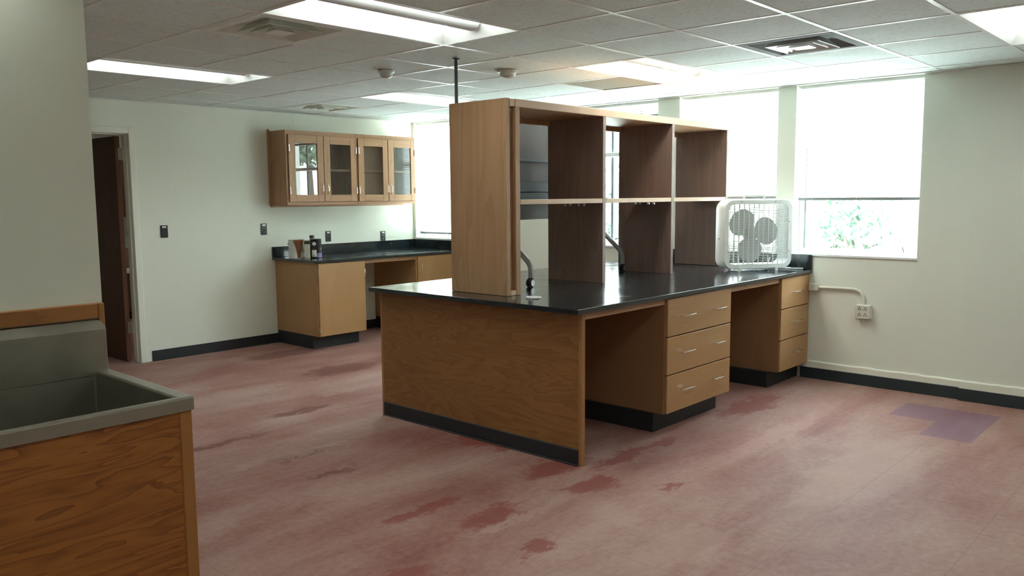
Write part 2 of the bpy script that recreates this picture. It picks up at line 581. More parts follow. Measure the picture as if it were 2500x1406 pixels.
# ------------------------------------------------------------------ ceiling
GX, GY, GP = -.195, .266, .6115
lights = {'L1': (-2, 0), 'L2': (-2, 4), 'L3': (2, 4), 'L4': (2, 0), 'L5': (2, -4)}   # grid cell of the low corner; two cells long in x
fill_lights = [(-2, -4), (-6, 0), (-6, -4), (-6, -8), (-2, -8), (2, -8)]  # unseen troffers added to brighten the camera side of the room
vents = {'V1': (2, -2), 'V2': (-2, 1), 'V3': (2, 6)}
holes = set()
for (i, j) in list(lights.values())+fill_lights:
    holes |= {(i, j), (i+1, j)}
holes |= set(vents.values())
STAIN = (3, 1)
holes.add(STAIN)
def gx(i): return GX+GP*i
def gy(j): return GY+GP*j
mb = MB()
I0, I1, J0, J1 = -10, 6, -9, 8
for i in range(I0, I1):
    for j in range(J0, J1):
        if (i, j) in holes:
            continue
        x0, x1 = max(gx(i), X0), min(gx(i+1), XW)
        y0, y1 = max(gy(j), Y0), min(gy(j+1), YL)
        if x1 <= x0 or y1 <= y0:
            continue
        mb.box(x0, x1, y0, y1, H+.0025, H+.02)
struct(mb.build('ceiling', 'ceiling'), 'grey speckled acoustic tile ceiling', 'ceiling')
mb = MB()
T = .012
def clip_y(i):
    return Y0, YL
for i in range(I0, I1+1):
    if X0 < gx(i) < XW:
        j = J0
        cut = sorted(gy(c[1]) for c in list(lights.values())+fill_lights if c[0]+1 == i)
        y = Y0
        for c in cut:
            mb.box(gx(i)-T, gx(i)+T, y, c, H, H+.006)
            y = c+GP
        mb.box(gx(i)-T, gx(i)+T, y, YL, H, H+.006)
for j in range(J0, J1+1):
    if Y0 < gy(j) < YL:
        mb.box(X0, XW, gy(j)-T, gy(j)+T, H-.0004, H+.0056)
mb.box(XW-.024, XW, Y0, YL, H-.006, H+.004)
mb.box(X0, XW, YL-.02, YL, H-.004, H+.004)
struct(mb.build('trim_2', 'grid'), 'white ceiling grid bars', 'trim')
struct(MB().box(X0-.3, XW+WT, Y0-.3, 9.0, 3.0, 3.1).build('ceiling_slab', 'plaster'))
struct(MB().box(-3.0, 2.4, YL+.12, 8.6, 2.5, 2.53).build('ceiling_beyond', 'ceiling'))
i, j = STAIN
st = MB().box(gx(i)+.013, gx(i+1)-.013, gy(j)+.013, gy(j+1)-.013, H+.006, H+.022).build('ceiling_tile', 'stain_tile')
tag(st, 'brownish darker ceiling tile beside the bright light near the windows', 'ceiling tile')

def troffer(cell, label, lens='lamp', name='ceiling_light'):
    i, j = cell
    x0, x1, y0, y1 = gx(i)+.012, gx(i+2)-.012, gy(j)+.012, gy(j+1)-.012
    c = ((x0+x1)/2, (y0+y1)/2, H)
    t = thing(name, label, 'ceiling light', c, 'recessed fluorescent ceiling lights')
    ins, zt = .055, H+.085
    mb = MB()                                     # sloped white tray, open below
    a = [(x0, y0), (x1, y0), (x1, y1), (x0, y1)]
    b = [(x0+ins, y0+ins), (x1-ins, y0+ins), (x1-ins, y1-ins), (x0+ins, y1-ins)]
    for k in range(4):
        n = (k+1) % 4
        mb.quad((*a[k], H-.002), (*a[n], H-.002), (*b[n], zt), (*b[k], zt))
        mb.quad((*a[k], H-.002), (*a[n], H-.002), (*a[n], zt+.03), (*a[k], zt+.03))
    mb.quad(*[(*p, zt+.03) for p in a])
    mb.build('housing', 'white', t)
    ym = (y0+y1)/2
    for s in (-1, 1):                             # two lens strips either side of the basket
        ya, yb = sorted((ym+s*.065, ym+s*((y1-y0)/2-ins)))
        MB().box(x0+ins, x1-ins, ya, yb, zt-.004, zt+.004).build('lens', lens, t)
    mb = MB()                                     # half-round basket along the middle
    pts = [(x0+ins, ym+.062*math.cos(q), zt-.055*math.sin(q)) for q in [PI*k/8 for k in range(9)]]
    mb.prism(pts, (x1-x0-2*ins, 0, 0))
    mb.build('basket', 'basket', t, smooth=True)
    return t
troffer(lights['L1'], 'large recessed ceiling light at the top of the picture above the bench end')
troffer(lights['L2'], 'recessed ceiling light at far left, cut by the wall edge')
troffer(lights['L3'], 'recessed ceiling light above the wall cabinets, partly behind the pole')
troffer(lights['L4'], 'warm glaring recessed ceiling light over the shelving near the windows', 'lamp_warm')
troffer(lights['L5'], 'recessed ceiling light cut off by the top right picture corner')
for cell in fill_lights[:5]:
    troffer(cell, 'added ceiling light filling the foreground, out of view behind the viewer')

def diffuser(cell, label, mat):
    i, j = cell
    cx, cy = gx(i)+GP/2, gy(j)+GP/2
    t = thing('air_vent', label, 'air vent', (cx, cy, H), 'square ceiling air vents')
    h = GP/2-.012
    def ringq(mb, s0, z0, s1, z1):
        a = [(-s0, -s0), (s0, -s0), (s0, s0), (-s0, s0)]
        b = [(-s1, -s1), (s1, -s1), (s1, s1), (-s1, s1)]
        for k in range(4):
            n = (k+1) % 4
            mb.quad((cx+a[k][0], cy+a[k][1], z0), (cx+a[n][0], cy+a[n][1], z0), (cx+b[n][0], cy+b[n][1], z1), (cx+b[k][0], cy+b[k][1], z1))
    mb = MB()
    ringq(mb, h, H-.002, h-.055, H-.002)
    ringq(mb, h-.055, H-.002, h-.095, H+.05)
    ringq(mb, h, H-.002, h, H+.05)
    ringq(mb, h, H+.05, .001, H+.052)
    mb.build('frame', 'vent_frame' if mat == 'vent_metal' else mat, t)
    for s in (.165, .115):
        mb = MB()
        ringq(mb, s, H-.012, s-.055, H+.038)
        ringq(mb, s, H-.012, s-.003, H-.014)
        ringq(mb, s-.003, H-.014, s-.058, H+.036)
        mb.build('louver', mat, t)
    mb = MB()
    ringq(mb, .062, H-.014, .058, H-.017)
    ringq(mb, .062, H-.014, .03, H+.02)
    mb.quad(*[(cx+a*.058, cy+b*.058, H-.017) for a, b in ((-1, -1), (1, -1), (1, 1), (-1, 1))])
    mb.build('center_plate', mat, t)
diffuser(vents['V1'], 'shiny grey square air vent at upper right beside a light', 'vent_metal')
diffuser(vents['V2'], 'dull beige square air vent left of the large top light', 'vent_paint')
diffuser(vents['V3'], 'small far air vent beside the light above the wall cabinets', 'vent_paint')

def smoke(x, y, label, base):
    t = thing('smoke_detector', label, 'smoke detector', (x, y, H), 'round white ceiling detectors')
    MB().lathe([(base, H-.001), (base, H-.014), (base*.9, H-.018)], (x, y, 0)).build('base', 'white_plastic', t, smooth=True)
    MB().lathe([(base*.78, H-.016), (base*.74, H-.040), (base*.5, H-.052), (base*.12, H-.054)], (x, y, 0)).build('sensor_dome', 'white_plastic', t, smooth=True)
smoke(.198, 1.896, 'round white ceiling detector left of the pole', .058)
smoke(.812, 1.287, 'round white ceiling detector right of the pole', .075)

# ------------------------------------------------------------------ windows, blinds
def window(n, a, b, bars=(), label=''):
    r = sroot('window_%d' % n, (XW, (a+b)/2, ZS), label, 'window')
    xf = XW+.14
    mb = MB()
    fwid = .045
    mb.box(xf-.02, xf+.05, a, a+fwid, ZS, H)
    mb.box(xf-.02, xf+.05, b-fwid, b, ZS, H)
    mb.box(xf-.02, xf+.05, a+fwid, b-fwid, H-.06, H)
    mb.box(xf-.02, xf+.05, a+fwid, b-fwid, ZS, ZS+.04)
    mb.build('window_frame', 'white', r, bevel=.003)
    MB().box(xf-.03, xf+.03, a+fwid, b-fwid, 1.925, 1.965).build('meeting_rail', 'white', r, bevel=.003)
    MB().box(XW-.012, xf-.02, a, b, ZS-.02, ZS+.002).build('window_sill', 'white', r, bevel=.004)
    for z0, z1, xx in ((ZS+.04, 1.935, xf+.005), (1.955, H-.06, xf+.025)):
        MB().quad((xx, a+fwid, z0), (xx, b-fwid, z0), (xx, b-fwid, z1), (xx, a+fwid, z1)).build('pane', 'window_glass', r)
    for y in bars:
        MB().box(xf+.055, xf+.08, y-.014, y+.014, ZS+.04, H-.06).build('bar', 'steel_pole', r)
    MB().box(xf-.024, xf+.004, b-fwid-.016, b-fwid, ZS+.04, 1.925).build('jamb_shade', 'shade_grey', r)  # dark strip standing in for the shaded side of the jamb
    if n == 1:
        MB().tube([(xf-.03, a+.13, ZS+.035), (xf-.055, a+.135, ZS+.075)], .005).build('latch', 'steel_pole', r)
    return r
window(1, *WIN[0], label='tall window at right with raised blind')
window(2, *WIN[1], label='tall window behind the box fan')
window(3, *WIN[2], bars=(1.80, 2.14), label='window behind the oak shelving')
window(4, *WIN[3], label='corner window beside the wall cabinets')

def blind(a, b, zb, label, tilt=-.42, cords=True):
    x = XW+.075
    t = thing('window_blind', label, 'window blind', (x, (a+b)/2, H), 'white slatted window blinds')
    a, b = a+.012, b-.012
    MB().box(x-.022, x+.022, a, b, H-.03, H).build('head_rail', 'white', t, bevel=.002)
    mb = MB()
    z = zb+.03
    hw = .0125
    while z < H-.04:
        dx, dz = hw*math.cos(tilt), hw*math.sin(tilt)
        th = .0006
        mb.prism([(x-dx, a, z-dz), (x, a, z+.002), (x+dx, a, z+dz), (x+dx, a, z+dz+th), (x, a, z+.002+th), (x-dx, a, z-dz+th)], (0, b-a, 0))
        z += .0212
    mb.build('slats', 'slat', t)
    MB().box(x-.013, x+.013, a, b, zb, zb+.024).build('bottom_rail', 'shade_grey', t, bevel=.003)
    for y in (a+.12, (a+b)/2, b-.12):
        MB().box(x-.0145, x-.0128, y-.0012, y+.0012, zb, H-.03).build('ladder_cord', 'white_plastic', t)
blind(*WIN[0], 1.485, 'white blind lowered halfway in the tall right window')
blind(*WIN[1], 1.50, 'white blind in the window behind the box fan')
blind(*WIN[2], 2.28, 'white blind pulled right up in the window behind the shelving')
blind(*WIN[3], 1.09, 'white blind fully lowered in the corner window by the wall cabinets', -.5)

# ------------------------------------------------------------------ door
d = sroot('door_1', (-.3, YL, 0), 'open dark wood door in cream metal frame', 'door')
mb = MB()
mb.box(DX1, DX1+.058, YL-.018, YL, 0, DZ+.058)
mb.box(DX0-.058, DX0, YL-.018, YL, 0, DZ+.058)
mb.box(DX0, DX1, YL-.018, YL, DZ, DZ+.058)
mb.box(DX1, DX1+.062, YL, YL+.135, 0, DZ+.02)
mb.box(DX0-.045, DX0, YL, YL+.135, 0, DZ+.02)
mb.box(DX0, DX1, YL, YL+.135, DZ, DZ+.02)
mb.box(DX1-.012, DX1, YL+.03, YL+.07, 0, DZ)
mb.box(DX0, DX1, YL+.03, YL+.07, DZ-.012, DZ)
mb.build('door_frame', 'trim', d, bevel=.004)
LX0, LX1 = -.385, -.343
MB().box(LX0, LX1-.002, 5.122, 6.0, .012, 2.12).build('door_leaf', 'door_wood', d)
MB().box(LX0, LX1, 5.12, 5.128, .012, 2.12).build('edge_band', 'door_edge', d)
for z in (1.96, .33):
    hg = MB().box(LX0+.02, LX1+.02, 5.112, 5.121, z-.055, z+.055).build('hinge', 'chrome', d)
MB().tube([(LX0-.0, 5.93, 1.0), (LX0-.06, 5.93, 1.0), (LX0-.06, 5.82, 1.0)], .009).build('door_handle', 'chrome', d, smooth=True)

t = thing('ceiling_light', 'added unseen light brightening the room beyond the doorway', 'ceiling light', (.9, 6.9, 2.5))  # lamp added out of sight to brighten the gap beside the door leaf
MB().box(.3, 1.5, 6.6, 7.2, 2.44, 2.499).build('housing', 'white', t, bevel=.004)
M['fill_lamp_far'] = emit('far_fill_lens', (1, .98, .92), LAMP_STRENGTH*.5)
MB().box(.33, 1.47, 6.63, 7.17, 2.432, 2.440).build('lens', 'fill_lamp_far', t)
# things of the far room seen in the slit beside the door
t = thing('hanging_cupboard', 'brown cupboard on the far wall, seen in the door gap', 'cupboard', (.9, 8.33, 1.3))
MB().box(.4, 1.5, 8.16, 8.498, 1.31, 2.04).build('body', 'door_wood', t, bevel=.003)
MB().box(.42, .94, 8.14, 8.16, 1.33, 2.02).build('door', 'door_wood', t)
MB().box(.96, 1.48, 8.14, 8.16, 1.33, 2.02).build('door', 'door_wood', t)
t = thing('low_cupboard', 'dark cupboard under the far counter, seen in the door gap', 'cupboard', (.9, 8.2, 0))
MB().box(.4, 1.5, 7.95, 8.498, .1, .60).build('body', 'door_wood', t, bevel=.003)
MB().box(.42, 1.48, 7.93, 7.95, .12, .58).build('door', 'door_wood', t)
MB().box(.42, 1.48, 8.0, 8.498, 0, .1).build('toe_kick', 'rubber', t)
tag(MB().box(.35, 1.55, 7.9, 8.498, .60, .65).build('shelf_board', 'white', bevel=.003), 'white board on the dark cupboard in the far room', 'shelf')
tag(MB().lathe([(.06, .65), (.062, .83), (.03, .87), (.03, .91)], (.93, 8.15, 0)).build('jar', 'door_edge', smooth=True), 'brown jar on the far counter beyond the door', 'jar')
tag(MB().box(1.02, 1.24, 8.18, 8.4, .65, 1.06).build('carton', 'white_plastic', bevel=.004), 'pale carton on the far counter beyond the door', 'box')

# ------------------------------------------------------------------ handles
def bar_pull(mb, x0, x1, y, z, out=.03, r=.0042, drop=.0):
    mb.tube([(x0, y, z), (x0+.002, y-out*.75, z), (x0+.010, y-out, z), (x1-.010, y-out, z), (x1-.002, y-out*.75, z), (x1, y, z)], r, 8)

def vert_pull(mb, x, y, z0, z1, out=.03, r=.0042):
    mb.tube([(x, y, z0), (x, y-out*.75, z0+.003), (x, y-out, z0+.012), (x, y-out, z1-.012), (x, y-out*.75, z1-.003), (x, y, z1)], r, 8)

def arch_pull(mb, x, y, z0, z1, out=.03, r=.0045):
    n = 10
    mb.tube([(x, y-out*math.sin(PI*k/n)**.7, z0+(z1-z0)*k/n) for k in range(n+1)], r, 8)

# ------------------------------------------------------------------ centre bench
W = 1.784
ZC, TC = .915, .030
wt = thing('worktop', 'large black worktop of the central bench, carrying shelving and a fan', 'worktop', (1.5, .89, ZC-TC))
MB().box(-.075, XW-.001, -.033, W+.033, ZC-TC, ZC).build('slab', 'epoxy', wt, bevel=.004, seg=2)
MB().box(XW-.022, XW-.001, -.030, W+.033, ZC+.0005, 1.037).build('backsplash', 'epoxy', wt, bevel=.002)
bp = thing('bench_end_panel', 'wide oak end panel of the central bench with black kick strip', 'end panel', (0, .89, 0))
MB().box(.002, .030, .022, W-.022, .0, ZC-TC-.002).build('panel', 'end_panel', bp)
MB().box(0, .034, 0, .022, 0, ZC-TC-.002).build('edge_post', 'end_post', bp, bevel=.002)
MB().box(0, .034, W-.022, W, 0, ZC-TC-.002).build('edge_post', 'end_post', bp, bevel=.002)
kick = MB().box(-.006, .002, .022, W-.022, .006, .094)
kick.box(-.016, .002, .022, W-.022, 0, .008)
kick.build('kick_strip', 'rubber', bp, bevel=.002)

def drawer_unit(x0, x1, label, pulls, zb=.128):
    t = thing('drawer_cabinet', label, 'drawer cabinet', ((x0+x1)/2, .4, 0), 'drawer cabinets under the central bench')
    mb = MB()
    zt = ZC-TC-.002
    mb.box(x0, x0+.018, 0.004, .85, zb, zt)
    mb.box(x1-.018, x1, 0.004, .85, zb, zt)
    mb.box(x0+.018, x1-.018, .02, .85, zb, zb+.018)
    mb.box(x0+.018, x1-.018, .02, .85, zt-.018, zt)
    mb.box(x0+.018, x1-.018, .832, .85, zb+.018, zt-.018)
    for z in (.38, .63):
        mb.box(x0+.018, x1-.018, .02, .08, z-.009, z+.009)
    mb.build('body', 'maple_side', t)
    zz = [zb+.002, .381, .631, zt]
    for k in range(3):
        dr = MB().box(x0+.012, x1-.003, -.016, .003, zz[k]+(.003 if k else 0), zz[k+1]-.004).build('drawer', 'maple', t, bevel=.003, seg=2)
        MB().box(x0+.03, x1-.03, .003, .70, zz[k]+.03, zz[k+1]-.06).build('box', 'maple_v', dr)
        zc = {0: .265, 1: .515, 2: .757}[k]
        for (p0, p1) in pulls:
            hm = MB()
            bar_pull(hm, p0, p1, -.016, zc)
            hm.build('handle', 'chrome', dr, smooth=True)
    kb = MB().box(x0-.015 if x0 < 2 else x0-.03, x1-.04 if x1 < 3 else x1, .070, .85, 0, zb-.001)
    kb.build('toe_kick', 'rubber', t, bevel=.002)
    return t
drawer_unit(.870, 1.729, 'wide oak cabinet with three double-handled drawers, nearer one under the bench', [(1.045, 1.195), (1.465, 1.615)])
drawer_unit(2.550, XW-.008, 'narrower oak cabinet with three single-handled drawers against the window wall', [(2.775, 2.93)])
for x0, x1, lab in ((.036, .868, 'oak rail under the worktop edge above the near knee space'), (1.731, 2.548, 'oak rail under the worktop edge above the far knee space')):
    tag(MB().box(x0, x1, 0, .02, .845, ZC-TC-.002).build('apron_rail', 'oak_x', bevel=.002), lab, 'rail', 'rails above the knee spaces')
tag(MB().box(.036, XW-.03, .852, .87, .02, ZC-TC-.002).build('modesty_panel', 'maple', bevel=.002), 'dark oak back board inside the bench knee spaces', 'panel')
# far side of the bench: plain cupboards carrying the worktop
for x0, x1, lab in ((.04, 1.5, 'oak cupboard on the hidden far side of the bench, near end'), (1.52, XW-.03, 'oak cupboard on the hidden far side of the bench, window end')):
    t = thing('base_cupboard', lab, 'cupboard', ((x0+x1)/2, 1.3, 0), 'cupboards on the far side of the bench')
    MB().box(x0, x1, .90, W-.02, .128, ZC-TC-.002).build('body', 'maple_v', t, bevel=.002)
    MB().box(x0+.02, x1-.02, .90, W-.09, 0, .127).build('toe_kick', 'rubber', t)
    xm = (x0+x1)/2
    for a, b in ((x0+.004, xm-.002), (xm+.002, x1-.004)):
        MB().box(a, b, W-.02, W-.002, .13, ZC-TC-.01).build('door', 'maple', t, bevel=.002)

# ------------------------------------------------------------------ shelving on the bench
SY0, SY1, SZ0, SZ1 = .69, 1.194, ZC, 2.140
su = thing('shelving_unit', 'open oak shelving unit with three bays standing on the black worktop', 'shelving', (1.55, .94, ZC))
MB().box(.137, .172, SY0, SY1, SZ0+.001, SZ1).build('end_panel', 'shelf_v', su, bevel=.002)
MB().box(.224, .266, SY0, SY1, SZ0+.001, SZ1-.045).build('inner_panel', 'shelf_v', su, bevel=.002)
mb = MB()
mb.box(.172, .224, SY0+.03, SY1-.03, SZ0+.001, SZ1-.05)
mb.build('chase_back', 'shelf_v', su)
MB().box(.175, .222, SY0+.001, SY0+.03, SZ0+.001, SZ0+.032).build('filler_block', 'shelf_edge', su, bevel=.002)
MB().box(.175, .222, SY0+.001, SY0+.03, SZ1-.048, SZ1-.002).build('filler_block', 'shelf_edge', su, bevel=.002)
mb = MB()
mb.tube([(.193, SY0+.028, 2.075), (.193, SY0+.016, 2.07)], .004)
mb.build('bracket', 'chrome', su)
XE = 2.988
MB().box(.226, XE, SY0-.001, SY0+.022, SZ1-.048, SZ1).build('top_rail', 'shelf_edge', su, bevel=.002)
MB().box(.226, XE, SY0+.022, SY1-.002, SZ1-.048, SZ1-.020).build('top_board', 'shelf_v', su)
MB().box(.266, XE-.03, SY1-.022, SY1-.001, SZ1-.085, SZ1-.049).build('back_rail', 'shelf_v', su)

def holed_panel(x0, x1, holes):
    """upright panel with round through-holes (y, z, r)"""
    bm = bmesh.new()
    y0, y1, z0, z1 = SY0, SY1, SZ0+.001, SZ1-.049
    def loop(pts, x):
        return [bm.verts.new((x, p[0], p[1])) for p in pts]
    loops = [[(y0, z0), (y1, z0), (y1, z1), (y0, z1)]]
    for (y, z, r) in holes:
        loops.append([(y+r*math.cos(2*PI*k/16), z+r*math.sin(2*PI*k/16)) for k in range(16)])
    both = []
    for x in (x0, x1):
        vl = [loop(p, x) for p in loops]
        es = []
        for l in vl:
            for k in range(len(l)):
                es.append(bm.edges.new((l[k], l[(k+1) % len(l)])))
        bmesh.ops.triangle_fill(bm, use_beauty=True, edges=es)
        both.append(vl)
    for la, lb in zip(*both):
        for k in range(len(la)):
            n = (k+1) % len(la)
            bm.faces.new((la[k], la[n], lb[n], lb[k]))
    m = MB()
    m.bm = bm
    return m
hol = [(y, 1.473, .0125) for y in (.855, .905, .983, 1.031)]
dv1 = holed_panel(1.146, 1.180, hol).build('divider', 'shelf_shaded', su)
dv2 = holed_panel(2.062, 2.096, hol).build('divider', 'shelf_shaded', su)
MB().box(XE-.036, XE-.002, SY0, SY1, SZ0+.001, SZ1-.049).build('right_panel', 'shelf_shaded', su, bevel=.002)
for a, b in ((.267, 1.145), (1.181, 2.061), (2.097, XE-.037)):
    sh = MB().box(a, b, SY0+.018, SY1-.19, 1.497, 1.517).build('shelf', 'shelf_v', su)
    MB().box(a+.002, b-.002, SY0, SY0+.018, 1.487, 1.519).build('shelf_lip', 'shelf_edge', sh, bevel=.002)
for x in (1.1805, 2.0965):
    pass
# white round lid on the worktop
lid = MB().lathe([(.046, ZC+.0005), (.049, ZC+.002), (.049, ZC+.008), (.045, ZC+.010), (.043, ZC+.006), (.01, ZC+.0055)], (.176, .506, 0), seg=36).build('plastic_disc', 'white_plastic', smooth=True)
tag(lid, 'flat round white plastic disc lying on the worktop before the shelving', 'disc')

# ceiling pole
pl = thing('ceiling_pole', 'thin dark steel pole from the ceiling to the shelving top', 'pole', (.18, 1.165, SZ1))
MB().tube([(.18, 1.165, SZ1-.03), (.18, 1.165, H)], .0115, 14).build('pole', 'steel_pole', pl, smooth=True)
MB().lathe([(.026, H-.003), (.026, H-.008), (.013, H-.012)], (.18, 1.165, 0)).build('flange', 'steel_pole', pl, smooth=True)

# ------------------------------------------------------------------ folding table on the bench behind the shelving
FT = thing('folding_table', 'folded dark walnut table with grey castered legs standing behind the shelving', 'table', (.655, .945, ZC), rotz=math.atan2(.175, 1.36))
TW = 1.371
for k, x in enumerate((0, TW)):
    pts = [(x, 0, .058), (x, 0, .115)]
    pts += [(x, .085-.085*math.cos(a), .115+.085*math.sin(a)) for a in [math.radians(v) for v in (12, 24, 36, 45)]]
    pts += [(x, .49, .60), (x, .54, .655)]
    MB().tube(pts, .0185, 14).build('leg', 'grey_tube', FT, smooth=True)
    pts = [(x, .54, .655), (x, .58, .22), (x, .598, .13), (x, .60, .058)]
    MB().tube(pts, .0185, 14).build('leg', 'grey_tube', FT, smooth=True)
    for y in (0, .60):
        cs = MB().lathe([(.0195, .050), (.0195, .062)], (x, y, 0), seg=18).lathe([(.013, .046), (.013, .051)], (x, y, 0), seg=18)
        cs = cs.build('caster', 'dark', FT, smooth=True)
        for s in (-1, 1):
            MB().lathe([(.026, -.004), (.0285, -.002), (.0285, .009), (.025, .011)], (x-.012+s*.0, y-.006+s*.012-.002, .0285), axis='y', seg=22).build('wheel', 'dark', cs, smooth=True)
        MB().lathe([(.022, -.001), (.020, .002)], (x-.012, y-.0255, .0285), axis='y', seg=22).build('wheel_cap', 'grey_tube', cs, smooth=True)
        MB().tube([(x-.012, y-.01, .03), (x-.045, y-.016, .036)], .004).build('brake_lever', 'dark', cs)
bx0, bx1 = -.12, 1.50
MB().box(bx0, bx1, .555, .585, .437, 1.222).build('tabletop', 'walnut', FT, bevel=.003)
MB().box(bx0, bx1, .552, .588, 1.222, 1.228).build('edge_band', 'shelf_edge', FT)
mb = MB()
mb.box(bx0+.05, bx1-.05, .530, .555, .900, .918)
mb.build('stretcher', 'teal_steel', FT)
mb = MB()
mb.box(bx0+.04, bx1-.04, .515, .555, .655, .735)
mb.build('beam', 'teal_steel', FT, bevel=.004)
MB().box(bx0+.10, bx1-.10, .50, .553, .600, .650).build('cable_tray', 'teal_steel', FT, bevel=.003)

# ------------------------------------------------------------------ box fan
FA = math.radians(-35)
FW, FH, FD = .605, .560, .165
f0 = Vector((2.425, .415, ZC))
fan = thing('box_fan', 'white box fan standing on the worktop by the window', 'fan', f0+Vector((math.cos(FA)*FW/2, math.sin(FA)*FW/2, 0)), rotz=FA)
zc = .022+FH/2
oo = rrect(FW, FH, .075, 8)
ii = rrect(FW-.075, FH-.075, .05, 8)
mb = MB()
bm = mb.bm
def lp(pts, y):
    return [bm.verts.new((p[0], y, zc+p[1])) for p in pts]
nrr = [(p[0]*.985, p[1]*.985) for p in oo]
A = lp(nrr, 0.0); B = lp(oo, .012); B2 = lp(oo, FD-.012); B3 = lp(nrr, FD); I1 = lp(ii, FD); I0_ = lp(ii, 0.0)
seqs = [A, B, B2, B3, I1, I0_]
for a, b in zip(seqs, seqs[1:]+[A]):
    n = len(a)
    for k in range(n):
        bm.faces.new((a[k], a[(k+1) % n], b[(k+1) % n], b[k]))
mb.build('housing', 'white_plastic', fan, smooth=True)
iw, ih = FW-.075, FH-.075
def halfspan(v, other, r=.05):
    """half length of a wire at offset v inside the rounded opening"""
    hv, ho = (ih/2, iw/2) if other == 'x' else (iw/2, ih/2)
    e = abs(v)-(hv-r)
    return ho if e <= 0 else ho-r+math.sqrt(max(0, r*r-e*e))
for y, nm in ((.006, 'front_grille'), (FD-.006, 'rear_grille')):
    mb = MB()
    n = 36
    for k in range(1, n):
        z = -ih/2+ih*k/n
        s = halfspan(z, 'x')
        mb.box(-s, s, y-.0018, y+.0018, zc+z-.0019, zc+z+.0019)
    for k in range(1, 12):
        x = -iw/2+iw*k/12
        s = halfspan(x, 'z')
        mb.box(x-.0026, x+.0026, y-.0025, y+.0025, zc-s, zc+s)
    if nm == 'rear_grille':
        mb.lathe([(.062, y-.003), (.062, y+.003)], (0, 0, zc), axis='y')
    mb.build(nm, 'white_plastic', fan)
MB().lathe([(.05, .104), (.062, .108), (.062, .145), (.045, .155)], (-.01, 0, zc), axis='y').build('motor', 'fan_blade', fan, smooth=True)
MB().lathe([(.016, .078), (.034, .082), (.034, .106)], (-.01, 0, zc), axis='y', seg=20).build('hub', 'fan_blade', fan, smooth=True)
for ang in (134, 10, 264):
    mb = MB()
    bm = mb.bm
    a0 = math.radians(ang)
    rows = []
    nr, nc = 10, 8
    for i in range(nr+1):
        u = i/nr
        r = .030+(.236-.030)*u
        half = .024+.092*math.sin(PI*min(1, u*1.02)**.80*.86+.10)**.9
        if u > .8:
            half *= math.sqrt(max(0.03, 1-((u-.8)/.2)**2))
        row = []
        for j in range(nc+1):
            v = -1+2*j/nc
            t = half*v
            px, pz = r*math.cos(a0)-t*math.sin(a0), r*math.sin(a0)+t*math.cos(a0)
            row.append((-.01+px, .098+.10*t, zc+pz))
        rows.append(row)
    f = [[bm.verts.new(p) for p in r] for r in rows]
    g = [[bm.verts.new((p[0], p[1]+.003, p[2])) for p in r] for r in rows]
    for i in range(nr):
        for j in range(nc):
            bm.faces.new((f[i][j], f[i][j+1], f[i+1][j+1], f[i+1][j]))
            bm.faces.new((g[i][j], g[i+1][j], g[i+1][j+1], g[i][j+1]))
    bl = mb.build('blade', 'fan_blade', fan, smooth=True)
for x in (-.165, .165):
    mb = MB().box(x-.013, x+.013, -.004, .0, .0, .04).box(x-.013, x+.013, -.004, FD, 0, .004)
    mb.box(x-.013, x+.013, FD, FD+.004, 0, .04)
    mb.build('foot', 'white_plastic', fan, bevel=.001)
hz = .022+FH
MB().tube([(-.095, .08, hz-.002), (-.095, .08, hz+.028), (-.085, .08, hz+.033), (.075, .08, hz+.033), (.085, .08, hz+.028), (.085, .08, hz-.002)], .009, 8).build('handle', 'white_plastic', fan, smooth=True)
MB().lathe([(.008, -.012), (.008, 0)], (-FW/2, .09, zc-.03), axis='x', seg=12).build('side_screw', 'white_plastic', fan)
mb = MB()
for x, z in ((-.27, .1), (-.27, -.14), (.27, .1), (.27, -.14), (-.16, .262), (.14, .262)):
    mb.lathe([(.004, -.003), (.004, .001)], (x, 0, zc+z), axis='y', seg=8)
mb.build('screws', 'steel_pole', fan)
# its cord, coiled on the worktop
cp = [(.20, FD+.002, .10), (.22, FD+.06, .03), (.27, FD+.05, .006), (.34, FD-.02, .006), (.40, FD-.07, .006), (.46, FD-.09, .006), (.49, FD-.05, .006), (.45, FD-.02, .006), (.39, FD+.0, .006), (.30, FD+.08, .006), (.15, FD+.07, .006), (.02, FD+.05, .006), (-.06, FD+.09, .006), (.05, FD+.12, .006), (.16, FD+.10, .006)]
def smooth_pts(p, n=6):
    p = [Vector(v) for v in p]
    out = []
    for i in range(len(p)-1):
        a, b, c, d_ = p[max(i-1, 0)], p[i], p[i+1], p[min(i+2, len(p)-1)]
        for k in range(n):
            t = k/n
            out.append(.5*((2*b)+(c-a)*t+(2*a-5*b+4*c-d_)*t*t+(3*b-a-3*c+d_)*t**3))
    out.append(p[-1])
    return out
sp = smooth_pts(cp)
for v in sp:
    v.z = max(v.z, .0055)
MB().tube(sp, .005, 8).build('power_cord', 'white', fan, smooth=True)

